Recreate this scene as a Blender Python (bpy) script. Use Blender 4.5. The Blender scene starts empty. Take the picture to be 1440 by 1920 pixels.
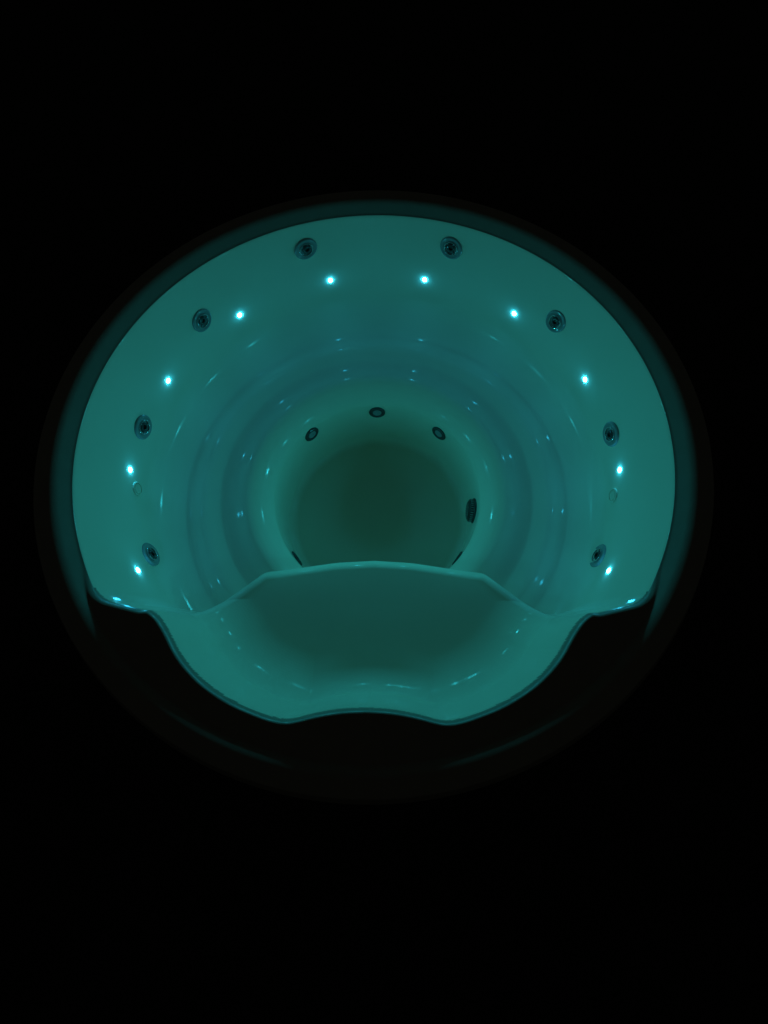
import bpy, bmesh, math
import numpy as np
from mathutils import Vector, Matrix

# ------------------------------------------------------------------ camera, world, exposure
scene = bpy.context.scene
S = 0.90            # metres: radius of the tub's round opening
H = 1.00            # metres: height of the opening above the ground

cam_d = bpy.data.cameras.new("Camera")
cam = bpy.data.objects.new("Camera", cam_d)
scene.collection.objects.link(cam)
cam_d.sensor_fit = 'HORIZONTAL'
cam_d.sensor_width = 36.0
cam_d.lens = 21.271
cam_d.clip_start = 0.02
cam_d.clip_end = 200.0
right = Vector((0.99990384, 0.00793927, -0.0113702))
up = Vector((-0.00349237, 0.93764067, 0.34758852))
fwd = Vector((-0.01342076, 0.34751539, -0.93757823))
cam.matrix_world = Matrix.Translation((0.0622 * S, -0.8193 * S, 1.3471 * S + H)) @ Matrix(
    ((right.x, up.x, -fwd.x), (right.y, up.y, -fwd.y), (right.z, up.z, -fwd.z))).to_4x4()
scene.camera = cam

world = bpy.data.worlds.new("World")
scene.world = world
world.use_nodes = True
bg = world.node_tree.nodes["Background"]
bg.inputs[0].default_value = (0.80, 0.95, 0.80, 1)   # faint, slightly green ambient light added to show the rim
bg.inputs[1].default_value = 0.0064

vs = scene.view_settings
vs.view_transform = 'Standard'
vs.look = 'None'
vs.exposure = 0.0
vs.gamma = 1.0
vs.use_curve_mapping = False

cy = scene.cycles
cy.max_bounces = 20
cy.diffuse_bounces = 14
cy.glossy_bounces = 6
cy.use_denoising = True
cy.denoiser = 'OPENIMAGEDENOISE'
cy.sample_clamp_indirect = 3.0
cy.caustics_reflective = True
cy.blur_glossy = 0.1

LED_COLOR = (0.044, 1.0, 1.13)
LED_STRENGTH = 105.0
BEAM_WATTS = 3.25

# ------------------------------------------------------------------ materials
def new_mat(name):
    m = bpy.data.materials.new(name)
    m.use_nodes = True
    nt = m.node_tree
    return m, nt, nt.nodes["Principled BSDF"]

def noise_bump(nt, bsdf, layers, socket="Normal"):
    tc = nt.nodes.new("ShaderNodeTexCoord")
    prev = None
    for scale, strength, dist, detail in layers:
        n = nt.nodes.new("ShaderNodeTexNoise")
        n.inputs["Scale"].default_value = scale
        n.inputs["Detail"].default_value = detail
        nt.links.new(tc.outputs["Object"], n.inputs["Vector"])
        b = nt.nodes.new("ShaderNodeBump")
        b.inputs["Strength"].default_value = strength
        b.inputs["Distance"].default_value = dist
        nt.links.new(n.outputs["Fac"], b.inputs["Height"])
        if prev is not None:
            nt.links.new(prev.outputs["Normal"], b.inputs["Normal"])
        prev = b
    nt.links.new(prev.outputs["Normal"], bsdf.inputs[socket])
    return tc

def make_acrylic(name):
    """Ivory moulded acrylic: glossy, faint orange peel, faint unevenness of gloss."""
    m, nt, b = new_mat(name)
    tc = noise_bump(nt, b, [(9.0, 0.25, 0.0012, 1.0), (420.0, 0.22, 0.00012, 2.0)])
    n = nt.nodes.new("ShaderNodeTexNoise")
    n.inputs["Scale"].default_value = 5.0
    n.inputs["Detail"].default_value = 6.0
    nt.links.new(tc.outputs["Object"], n.inputs["Vector"])
    mr = nt.nodes.new("ShaderNodeMapRange")
    mr.inputs[1].default_value = 0.3
    mr.inputs[2].default_value = 0.7
    mr.inputs[3].default_value = 0.07
    mr.inputs[4].default_value = 0.14
    nt.links.new(n.outputs["Fac"], mr.inputs[0])
    nt.links.new(mr.outputs[0], b.inputs["Roughness"])
    mix = nt.nodes.new("ShaderNodeMix")
    mix.data_type = 'RGBA'
    mix.inputs[6].default_value = (0.74, 0.675, 0.535, 1)
    mix.inputs[7].default_value = (0.77, 0.705, 0.565, 1)
    nt.links.new(n.outputs["Fac"], mix.inputs[0])
    nt.links.new(mix.outputs[2], b.inputs["Base Color"])
    b.inputs["IOR"].default_value = 1.49
    b.inputs["Specular IOR Level"].default_value = 0.085
    return m

M_SHELL = make_acrylic("ivory_acrylic")
M_RIM, nt, b = new_mat("taupe_rim")
tc = noise_bump(nt, b, [(9.0, 0.25, 0.0012, 1.0), (300.0, 0.2, 0.0002, 2.0)])
n = nt.nodes.new("ShaderNodeTexNoise")
n.inputs["Scale"].default_value = 18.0
n.inputs["Detail"].default_value = 6.0
nt.links.new(tc.outputs["Object"], n.inputs["Vector"])
r_ = nt.nodes.new("ShaderNodeValToRGB")
r_.color_ramp.elements[0].color = (0.25, 0.215, 0.180, 1)
r_.color_ramp.elements[1].color = (0.30, 0.26, 0.22, 1)
nt.links.new(n.outputs["Fac"], r_.inputs[0])
nt.links.new(r_.outputs[0], b.inputs["Base Color"])
b.inputs["Roughness"].default_value = 0.3

def make_plastic(name, col, rough):
    m, nt, b = new_mat(name)
    b.inputs["Base Color"].default_value = (*col, 1)
    noise_bump(nt, b, [(160.0, 0.15, 0.0004, 2.0)])
    b.inputs["Roughness"].default_value = rough
    b.inputs["IOR"].default_value = 1.5
    return m

M_JET = make_plastic("dark_grey_plastic", (0.30, 0.31, 0.31), 0.10)
M_NOZZLE = make_plastic("charcoal_plastic", (0.06, 0.063, 0.064), 0.16)
M_TRIM = make_plastic("dark_chrome", (0.60, 0.61, 0.61), 0.12)
M_TRIM.node_tree.nodes["Principled BSDF"].inputs["Metallic"].default_value = 0.8
M_GRATE = make_plastic("black_plastic", (0.035, 0.037, 0.037), 0.25)

M_LED, nt, b = new_mat("cyan_led_lens")
b.inputs["Base Color"].default_value = (0.8, 0.85, 0.85, 1)
b.inputs["Emission Color"].default_value = (0.05, 1.0, 1.6, 1)
b.inputs["Emission Strength"].default_value = LED_STRENGTH

M_OUTER, nt, b = new_mat("dark_brown_cladding")
tc = nt.nodes.new("ShaderNodeTexCoord")
n = nt.nodes.new("ShaderNodeTexNoise")
n.inputs["Scale"].default_value = 14.0
n.inputs["Detail"].default_value = 5.0
nt.links.new(tc.outputs["Object"], n.inputs["Vector"])
r_ = nt.nodes.new("ShaderNodeValToRGB")
r_.color_ramp.elements[0].color = (0.06, 0.035, 0.022, 1)
r_.color_ramp.elements[1].color = (0.10, 0.06, 0.038, 1)
nt.links.new(n.outputs["Fac"], r_.inputs[0])
nt.links.new(r_.outputs[0], b.inputs["Base Color"])
b.inputs["Roughness"].default_value = 0.7

M_GROUND, nt, b = new_mat("dark_ground")
tc = nt.nodes.new("ShaderNodeTexCoord")
n = nt.nodes.new("ShaderNodeTexNoise")
n.inputs["Scale"].default_value = 3.0
n.inputs["Detail"].default_value = 8.0
nt.links.new(tc.outputs["Object"], n.inputs["Vector"])
r_ = nt.nodes.new("ShaderNodeValToRGB")
r_.color_ramp.elements[0].color = (0.018, 0.018, 0.018, 1)
r_.color_ramp.elements[1].color = (0.035, 0.035, 0.034, 1)
nt.links.new(n.outputs["Fac"], r_.inputs[0])
nt.links.new(r_.outputs[0], b.inputs["Base Color"])
b.inputs["Roughness"].default_value = 0.9
b.inputs["Specular IOR Level"].default_value = 0.2

# ------------------------------------------------------------------ helpers
def link(name, me, mat, parent=None, mw=None):
    o = bpy.data.objects.new(name, me)
    if mat is not None and not me.materials:
        me.materials.append(mat)
    scene.collection.objects.link(o)
    if parent is not None:
        o.parent = parent
    if mw is not None:
        o.matrix_basis = mw
    return o

def rounded(pts, rad, n=14):
    """Polyline with circular fillets; pts [(x,y)], rad one radius per point (ends ignored)."""
    out = [np.array(pts[0], float)]
    for i in range(1, len(pts) - 1):
        p0, p1, p2 = (np.array(pts[j], float) for j in (i - 1, i, i + 1))
        a = p0 - p1
        c = p2 - p1
        la, lc = np.linalg.norm(a), np.linalg.norm(c)
        a /= la
        c /= lc
        ang = math.acos(max(-1, min(1, float(a @ c))))
        t = rad[i] / math.tan(ang / 2) if rad[i] > 0 else 0
        t = min(t, la * 0.95, lc * 0.95)
        if t < 1e-9 or abs(ang - math.pi) < 1e-4:
            out.append(p1)
            continue
        R = t * math.tan(ang / 2)
        bis = (a + c) / np.linalg.norm(a + c)
        cen = p1 + bis * (R / math.sin(ang / 2))
        s, e = p1 + a * t, p1 + c * t
        a0 = math.atan2(*(s - cen)[::-1])
        a1 = math.atan2(*(e - cen)[::-1])
        da = (a1 - a0 + math.pi) % (2 * math.pi) - math.pi
        for k in range(n + 1):
            q = a0 + da * k / n
            out.append(cen + R * np.array([math.cos(q), math.sin(q)]))
    out.append(np.array(pts[-1], float))
    return np.array(out)

def lathe(profile, seg=48):
    """Mesh of revolution about local Z; profile [(r, z)], outside to inside."""
    vs_, fs = [], []
    n = len(profile)
    for k in range(seg):
        a = 2 * math.pi * k / seg
        for r, z in profile:
            vs_.append((r * math.cos(a), r * math.sin(a), z))
    for k in range(seg):
        k2 = (k + 1) % seg
        for i in range(n - 1):
            fs.append((k * n + i, k2 * n + i, k2 * n + i + 1, k * n + i + 1))
    me = bpy.data.meshes.new("lathe")
    me.from_pydata(vs_, [], fs)
    bm = bmesh.new()
    bm.from_mesh(me)
    bmesh.ops.remove_doubles(bm, verts=bm.verts, dist=1e-6)
    bmesh.ops.recalc_face_normals(bm, faces=bm.faces)
    bm.to_mesh(me)
    bm.free()
    me.shade_smooth()
    return me

def smin(a, b, k):
    h = np.clip(0.5 + 0.5 * (b - a) / k, 0, 1)
    return b + (a - b) * h - k * h * (1 - h)

def smax(a, b, k):
    return -smin(-a, -b, k)

def sdf(px, py, poly):
    """Signed distance (negative inside) from points to a closed polygon."""
    d2 = np.full(px.shape, 1e9)
    inside = np.zeros(px.shape, bool)
    m = len(poly)
    for i in range(m):
        ax, ay = poly[i]
        bx, by = poly[(i + 1) % m]
        ex, ey = bx - ax, by - ay
        wx, wy = px - ax, py - ay
        t = np.clip((wx * ex + wy * ey) / (ex * ex + ey * ey + 1e-18), 0, 1)
        d2 = np.minimum(d2, (wx - ex * t) ** 2 + (wy - ey * t) ** 2)
        c = ((ay > py) != (by > py))
        if ey != 0:
            xi = ax + (py - ay) * ex / ey
            inside ^= c & (px < xi)
    return np.where(inside, -1, 1) * np.sqrt(d2)

# ------------------------------------------------------------------ ground
gm = bpy.data.meshes.new("ground")
gm.from_pydata([(-40, -40, 0), (40, -40, 0), (40, 40, 0), (-40, 40, 0)], [], [(0, 1, 2, 3)])
ground = link("ground", gm, M_GROUND)
ground["kind"] = "structure"

# ------------------------------------------------------------------ the hot tub's moulded shell
tub = bpy.data.objects.new("hot_tub", None)
scene.collection.objects.link(tub)
tub["label"] = "round ivory hot tub glowing cyan from small lights inside its bowl"
tub["category"] = "hot tub"

KW = 10.28                     # rise of the bowl's wall per unit outwards
PROFILE = rounded(
    [(1.25, 0.25 * KW), (0.947, -0.545), (0.482, -0.532), (0.470, -0.940), (0.0, -0.940)],
    [0, 0.175, 0.100, 0.045, 0], 28)

def bench_ripple(r):
    """Two soft swells added round the seat to stand in for bright rings of light, one at the foot of the backrest and one before the lip."""
    return (0.025 * np.exp(-((r - 0.770) / 0.056) ** 2) + 0.021 * np.exp(-((r - 0.575) / 0.050) ** 2)) * np.clip((r - 0.47) / 0.05, 0, 1)

def dense(poly, step):
    out = []
    for i in range(len(poly) - 1):
        n = max(1, int(np.linalg.norm(poly[i + 1] - poly[i]) / step))
        for k in range(n):
            out.append(poly[i] + (poly[i + 1] - poly[i]) * k / n)
    out.append(poly[-1])
    return np.array(out)

def smooth_open(pts, it=3):
    p = [np.array(q, float) for q in pts]
    for _ in range(it):
        q = [p[0]]
        for i in range(len(p) - 1):
            q.append(0.75 * p[i] + 0.25 * p[i + 1])
            q.append(0.25 * p[i] + 0.75 * p[i + 1])
        q.append(p[-1])
        p = q
    return p

# plan of the bowl's opening (level z = 0): round, with a raised entry step cutting into the near side
left_half = rounded(
    [(-0.8387, -0.5446), (-0.806, -0.597), (-0.648, -0.634), (-0.422, -0.4535), (-0.149, -0.4125), (0.0, -0.4037)],
    [0, 0.12, 0.045, 0.022, 0.35, 0], 10)
arc = [(math.sin(math.radians(a)), math.cos(math.radians(a))) for a in np.arange(-122.5, 122.6, 1.0)]
BOWL = np.array([tuple(p) for p in left_half[::-1]] + arc + [(-p[0], p[1]) for p in left_half[:-1]])
# plan of the recess over the entry step (level z = 0): two lobes beside a bulge
lobes = smooth_open([(-0.73, -0.52), (-0.715, -0.600), (-0.672, -0.618), (-0.632, -0.634), (-0.604, -0.656), (-0.573, -0.694),
                     (-0.534, -0.753), (-0.481, -0.805), (-0.428, -0.843), (-0.362, -0.878), (-0.302, -0.900),
                     (-0.258, -0.914), (-0.216, -0.921), (-0.183, -0.915), (-0.152, -0.907), (-0.109, -0.898),
                     (-0.060, -0.8915), (0.0, -0.8890)], 2)
RECESS = np.array([(-0.40, -0.20)] + [tuple(p) for p in lobes] + [(-p[0], p[1]) for p in lobes[::-1][1:]] + [(0.40, -0.20)])
Z_STEP = -0.420
PAN_A = rounded([(0.25, 0.25 * 12.0), (Z_STEP / 12.0, Z_STEP), (-0.6, Z_STEP - 0.004)], [0, 0.095, 0], 24)
PAN_B = rounded([(0.25, 0.25 * 13.0), (Z_STEP / 13.0, Z_STEP), (-0.6, Z_STEP - 0.004)], [0, 0.170, 0], 24)

# radial stations: dense where the profile is steep, never coarser than 3 mm inside the opening
pd = dense(PROFILE, 0.0045)
pd = pd[pd[:, 0] <= 1.0]
rs = set(np.round(pd[:, 0], 5))
rs |= {0.9985, 1.0, 1.0015} | set(np.round(np.arange(0.875, 0.96, 0.0015), 5))
rs |= set(np.round(np.arange(0.006, 0.34, 0.012), 5)) | set(np.round(np.arange(0.34, 1.0895, 0.003), 5))
rs = np.array(sorted(rs))
keep = [rs[0]]
for r in rs[1:]:
    if r - keep[-1] > 0.0006:
        keep.append(r)
rs = np.array([r for r in keep if r > 0.004])
# rim: flange, rise, rounded crest, rolled outer edge and skirt
RIM = rounded([(1.09, 0.0404), (1.098, 0.0404), (1.119, 0.000), (1.119, -0.110),
               (1.105, -0.125), (1.080, -0.125)],
              [0, 0.030, 0.03, 0.012, 0.01, 0], 10)
RIM = dense(RIM, 0.006)[1:]
th = np.radians(np.concatenate([np.arange(-120, 120, 0.36), np.arange(120, 240, 0.125)]))
NT = len(th)

COLLAR = rounded([(0.5, 0.0), (1.0, 0.0), (1.006, 0.0020), (1.040, 0.0395), (1.12, 0.0410)], [0, 0, 0.02, 0.040, 0], 16)

def field(x, y):
    """Height of the moulding at plan position (x, y), in opening radii, and which piece it belongs to."""
    r = np.hypot(x, y)
    p = np.interp(r, PROFILE[::-1, 0], PROFILE[::-1, 1]) + bench_ripple(r)
    ang = np.degrees(np.abs(np.arctan2(x, y)))
    near = ang > 108
    db = np.full(x.shape, -1.0)
    db[near] = sdf(x[near], y[near], BOWL)
    wall = KW * db
    k = 0.0005 + 0.03 * np.clip((ang - 123) / 8, 0, 1)
    bowl = np.where(ang < 112, p, smax(p, wall, k))
    dr = np.full(x.shape, 1.0)
    near = y < -0.19
    dr[near] = sdf(x[near], y[near], RECESS)
    w = np.clip((np.abs(x) - 0.06) / 0.26, 0, 1)
    w = w * w * (3 - 2 * w)
    rec = (1 - w) * np.interp(dr, PAN_A[::-1, 0], PAN_A[::-1, 1]) + w * np.interp(dr, PAN_B[::-1, 0], PAN_B[::-1, 1])
    # the step's inner edge rolls over softly before it drops into the bowl
    roll = np.clip(1 - (db - Z_STEP / KW) / 0.040, 0, 1.2)
    rec = rec - 0.034 * roll ** 2
    z = smin(bowl, rec, 0.06)
    # outside the opening's edge: a gently rising collar, then the crown of the rim; the flat shoulders
    # beside the entry step lie level with the collar's outer part
    collar = np.interp(r, COLLAR[:, 0], COLLAR[:, 1])
    side = np.clip((ang - 115) / 15, 0, 1)
    side = side * side * (3 - 2 * side)
    e = np.clip(np.maximum(z, 0) / 11.0 / 0.016, 0, 1)
    shoulder = 0.0222 * (1 - (1 - e) ** 2) * side
    flange = smax(collar, shoulder, 0.0015)
    k = 0.002 + 0.026 * side
    zc = np.where(z < -k, z, smin(z, flange, k))
    piece = np.where(z > -0.004, 4, np.where(rec < bowl, 3, np.where(r < 0.500, 2, np.where(r < 0.900, 1, 0))))
    piece = np.where((piece == 0) & (r < 0.900), 1, piece)
    return zc, piece

R2, T2 = np.meshgrid(rs, th, indexing='ij')
X, Y = R2 * np.sin(T2), R2 * np.cos(T2)
Z, PIECE = field(X.ravel(), Y.ravel())
Z = Z.reshape(X.shape)
PIECE = PIECE.reshape(X.shape)
nr_in = len(rs)
rim_r, rim_z = RIM[:, 0], RIM[:, 1]
X = np.vstack([X, rim_r[:, None] * np.sin(th)[None]])
Y = np.vstack([Y, rim_r[:, None] * np.cos(th)[None]])
Z = np.vstack([Z, np.repeat(rim_z[:, None], NT, 1)])
PIECE = np.vstack([PIECE, np.full((len(rim_r), NT), 4)])
NR = len(X)
V = np.stack([X, Y, Z], -1) * S
V[..., 2] += H

# smooth vertex normals over the whole moulding, so its pieces meet without a seam
def grid_normals(V):
    du = np.empty_like(V)
    du[1:-1] = V[2:] - V[:-2]
    du[0] = V[1] - V[0]
    du[-1] = V[-1] - V[-2]
    dv = np.roll(V, -1, 1) - np.roll(V, 1, 1)
    n = np.cross(dv, du)
    n /= np.linalg.norm(n, axis=-1, keepdims=True) + 1e-12
    return n
N = grid_normals(V)
if N[0, 0, 2] < 0:
    N = -N

ii, jj = np.meshgrid(np.arange(NR - 1), np.arange(NT), indexing='ij')
j2 = (jj + 1) % NT
quads = np.stack([ii * NT + jj, ii * NT + j2, (ii + 1) * NT + j2, (ii + 1) * NT + jj], -1).reshape(-1, 4)
fp = np.minimum(PIECE[:-1], PIECE[1:])
fp = np.where(PIECE[1:] == 4, np.where(PIECE[:-1] == 4, 4, PIECE[:-1]), fp).reshape(-1)
Vf = V.reshape(-1, 3)
Nf = N.reshape(-1, 3)

# orientation: faces must look the way the normals do
q0 = quads[0]
e1 = Vf[q0[1]] - Vf[q0[0]]
e2 = Vf[q0[2]] - Vf[q0[0]]
if np.cross(e1, e2) @ Nf[q0[0]] < 0:
    quads = quads[:, ::-1]

def piece_mesh(name, q, extra_centre=None):
    used, inv = np.unique(q, return_inverse=True)
    q = inv.reshape(-1, 4)
    co = Vf[used]
    no = Nf[used]
    loops = q.reshape(-1)
    starts = np.arange(len(q)) * 4
    totals = np.full(len(q), 4)
    if extra_centre is not None:      # close the middle of the floor with a fan
        ring = inv_ring(used, extra_centre)
        c = len(co)
        co = np.vstack([co, [[0, 0, co[ring][:, 2].mean()]]])
        no = np.vstack([no, [[0, 0, 1]]])
        fan = np.stack([np.full(NT, c), ring, np.roll(ring, -1)], -1)
        a, b_, d = co[fan[0]]
        if np.cross(b_ - a, d - a)[2] < 0:
            fan = fan[:, ::-1]
        starts = np.concatenate([starts, len(loops) + np.arange(NT) * 3])
        loops = np.concatenate([loops, fan.reshape(-1)])
    me = bpy.data.meshes.new(name)
    me.vertices.add(len(co))
    me.vertices.foreach_set("co", co.astype(np.float32).ravel())
    me.loops.add(len(loops))
    me.loops.foreach_set("vertex_index", loops.astype(np.int32))
    me.polygons.add(len(starts))
    me.polygons.foreach_set("loop_start", starts.astype(np.int32))
    me.update(calc_edges=True)
    me.validate()
    me.shade_smooth()
    me.normals_split_custom_set_from_vertices(no.astype(np.float32).tolist())
    return me

def inv_ring(used, ids):
    return np.searchsorted(used, ids)

names = {0: "backrest_wall", 1: "bench_seat", 2: "footwell", 3: "entry_step", 4: "rim"}
for pid, nm in names.items():
    q = quads[fp == pid]
    me = piece_mesh(nm, q, np.arange(NT) if pid == 2 else None)
    piece_ob = link(nm, me, M_RIM if pid == 4 else M_SHELL, tub)
    if pid == 4:
        piece_ob["label"] = "dark rounded rim around the opening"

# outer casing below the rim
casing = lathe([(1.098 * S, H - 0.118 * S), (1.098 * S, 0.06), (1.08 * S, 0.055), (1.08 * S, 0.0)], 160)
casing.materials.append(M_OUTER)
link("outer_casing", casing, M_OUTER, tub)

# ------------------------------------------------------------------ fittings
def wall_frame(theta_deg, z, foot=False, lift=0.0, spin=0.0):
    """Frame on the bowl wall (or the footwell wall): local Z looks out of the wall, local Y up it."""
    t = math.radians(theta_deg)
    if foot:
        k = 0.012 / 0.408
        r = 0.482 + (z + 0.532) * k
    else:
        k = 1 / KW
        r = 1 + z * k
    rad = Vector((math.sin(t), math.cos(t), 0))
    upw = (rad * k + Vector((0, 0, 1))).normalized()
    tan = Vector((math.cos(t), -math.sin(t), 0))
    nrm = tan.cross(upw)
    if nrm.dot(rad) > 0:
        nrm = -nrm
        tan = -tan
    pos = rad * (r * S) + Vector((0, 0, z * S + H)) + nrm * lift
    m = Matrix(((tan.x, upw.x, nrm.x), (tan.y, upw.y, nrm.y), (tan.z, upw.z, nrm.z))).to_4x4()
    return Matrix.Translation(pos) @ m @ Matrix.Rotation(spin, 4, 'Z')

# lights -----------------------------------------------------------
a = 0.0092
cap = [(a * math.cos(t), 0.0040 * math.sin(t)) for t in np.linspace(-0.5, math.pi / 2, 9)]
cap = [(max(r, 0), z) for r, z in cap]
led_me = lathe(cap, 28)
led_me.materials.append(M_LED)
LEDS = [(-13.25, -0.2767), (13.1, -0.2761), (-40.3, -0.2791), (39.8, -0.2797), (-66.9, -0.2768), (66.4, -0.2800),
        (-92.5, -0.2754), (91.8, -0.2909), (-117.4, -0.2803), (116.6, -0.3029)]
for t, z in LEDS:
    lo = link("light", led_me, M_LED, tub, wall_frame(t, z))
    sd = bpy.data.lights.new("beam", 'SPOT')          # the beam that this lens throws across the bowl
    sd.energy = BEAM_WATTS
    sd.color = (LED_COLOR[0] / LED_COLOR[2], LED_COLOR[1] / LED_COLOR[2], 1.0)
    sd.spot_size = math.radians(104)
    sd.spot_blend = 1.0
    sd.shadow_soft_size = 0.013
    so = bpy.data.objects.new("beam", sd)
    scene.collection.objects.link(so)
    so.parent = lo
    so.matrix_basis = Matrix.Translation((0, 0, 0.016)) @ Matrix.Rotation(math.pi - math.radians(11), 4, 'X')

# jets -------------------------------------------------------------
def jet_meshes(R):
    face = lathe(rounded([(R, -0.004), (R, 0.0045), (0.92 * R, 0.0080), (0.86 * R, 0.0084), (0.66 * R, 0.0050), (0.49 * R, 0.0044), (0.46 * R, 0.0020), (0.0, 0.0018)],
                         [0, 0.002, 0.002, 0.002, 0.001, 0.001, 0.0005, 0], 4).tolist(), 56)
    face.materials.append(M_JET)
    trim = lathe(rounded([(0.62 * R, 0.0030), (0.61 * R, 0.0092), (0.575 * R, 0.0108), (0.53 * R, 0.0098), (0.51 * R, 0.0030)],
                         [0, 0.001, 0.001, 0.001, 0], 4).tolist(), 56)
    trim.materials.append(M_TRIM)
    noz = lathe(rounded([(0.40 * R, 0.000), (0.38 * R, 0.0070), (0.27 * R, 0.0120), (0.19 * R, 0.0125), (0.165 * R, 0.0035), (0.0, 0.0035)],
                        [0, 0.002, 0.003, 0.001, 0.0008, 0], 4).tolist(), 40)
    noz.materials.append(M_NOZZLE)
    # three short vanes hold the nozzle in its cup
    bm = bmesh.new()
    m = Matrix.Translation((0.455 * R, 0, 0.0052))
    bmesh.ops.create_cube(bm, size=1.0, matrix=m @ Matrix.Diagonal((0.15 * R, 0.10 * R, 0.0055, 1)))
    vane = bpy.data.meshes.new("vane")
    bm.to_mesh(vane)
    bm.free()
    vane.materials.append(M_JET)
    return face, noz, vane, trim

JET = jet_meshes(0.0475)
JETS = [(-18.2, -0.1028, 0.3), (19.0, -0.0976, 1.1), (-50.1, -0.1898, 2.0), (51.15, -0.1856, 0.7),
        (-81.0, -0.2759, 1.5), (82.45, -0.2861, 0.1), (-111.9, -0.3931, 2.3), (111.4, -0.4158, 0.9)]
for k_, (t, z, sp) in enumerate(JETS):
    sq = 0.79 if k_ < 4 else 0.88                  # the faces are slightly oval, flatter high on the wall
    j = link("jet", JET[0], M_JET, tub, wall_frame(t, z, lift=0.0012) @ Matrix.Diagonal((1, sq, 1, 1)) @ Matrix.Rotation(sp, 4, 'Z'))
    link("trim_ring", JET[3], M_TRIM, j)
    link("nozzle", JET[1], M_NOZZLE, j, Matrix.Translation((0.0025, 0.001, -0.0006)) @ Matrix.Rotation(0.09, 4, 'Y'))
    for k in range(3):
        link("vane", JET[2], M_JET, j, Matrix.Rotation(k * 2 * math.pi / 3, 4, 'Z'))

# smaller jets round the footwell
R = 0.0375
fj = lathe(rounded([(R, -0.006), (R, 0.0050), (0.86 * R, 0.0085), (0.70 * R, 0.0085), (0.64 * R, 0.0045), (0.0, 0.0045)],
                   [0, 0.003, 0.003, 0.002, 0.001, 0], 4).tolist(), 48)
fj.materials.append(M_NOZZLE)
fn = lathe(rounded([(0.55 * R, 0.003), (0.53 * R, 0.0060), (0.14 * R, 0.0064), (0.12 * R, 0.0048), (0.0, 0.0048)],
                   [0, 0.0015, 0.001, 0.0005, 0], 4).tolist(), 36)
fn.materials.append(M_JET)
for t, z in [(-44.5, -0.656), (-0.8, -0.668), (40.6, -0.682), (-126.5, -0.745), (126.0, -0.745)]:
    j = link("jet", fj, M_NOZZLE, tub, wall_frame(t, z, foot=True, lift=0.001))
    link("nozzle", fn, M_JET, j)

# suction drain: a raised cap with a ring of slots
R = 0.056
dm = lathe(rounded([(R, -0.004), (R, 0.006), (0.90 * R, 0.010), (0.88 * R, 0.024), (0.66 * R, 0.031), (0.0, 0.033)],
                   [0, 0.003, 0.002, 0.006, 0.01, 0], 5).tolist(), 56)
dm.materials.append(M_GRATE)
drain = link("suction_drain", dm, M_GRATE, tub, wall_frame(94.5, -0.742, foot=True, lift=0.001))
drain["label"] = "dark ribbed suction cap low in the footwell"
bm = bmesh.new()
for k in range(30):
    m = Matrix.Rotation(k * 2 * math.pi / 30, 4, 'Z') @ Matrix.Translation((0.885 * R, 0, 0.0165))
    bmesh.ops.create_cube(bm, size=1.0, matrix=m @ Matrix.Diagonal((0.004, 0.0042, 0.011, 1)))
gr = bpy.data.meshes.new("grille")
bm.to_mesh(gr)
bm.free()
gr.materials.append(M_JET)
link("grille", gr, M_JET, drain)["kind"] = "stuff"
bm = bmesh.new()
for ring, cnt in ((0.20, 6), (0.40, 12), (0.58, 18)):
    for k in range(cnt):
        an = k * 2 * math.pi / cnt + ring
        zz = 0.0331 - 0.0022 * (ring / 0.66)
        m = Matrix.Translation((ring * R * math.cos(an), ring * R * math.sin(an), zz))
        bmesh.ops.create_uvsphere(bm, u_segments=8, v_segments=4, radius=0.0022, matrix=m @ Matrix.Diagonal((1, 1, 0.5, 1)))
st = bpy.data.meshes.new("studs")
bm.to_mesh(st)
bm.free()
st.shade_smooth()
st.materials.append(M_JET)
link("stud_ring", st, M_JET, drain)["kind"] = "stuff"

# blanking plugs in the shell's own colour
R = 0.0265
pm = lathe(rounded([(R, -0.004), (R, 0.0030), (0.94 * R, 0.0048), (0.80 * R, 0.0048), (0.77 * R, 0.0008), (0.68 * R, 0.0008),
                    (0.65 * R, 0.0040), (0.0, 0.0046)], [0, 0.001, 0.001, 0.0006, 0.0004, 0.0004, 0.0006, 0], 3).tolist(), 48)
pm.materials.append(M_SHELL)
for t, z in [(-96.0, -0.3317), (96.9, -0.3500)]:
    link("blanking_plug", pm, M_SHELL, tub, wall_frame(t, z, lift=0.0004))
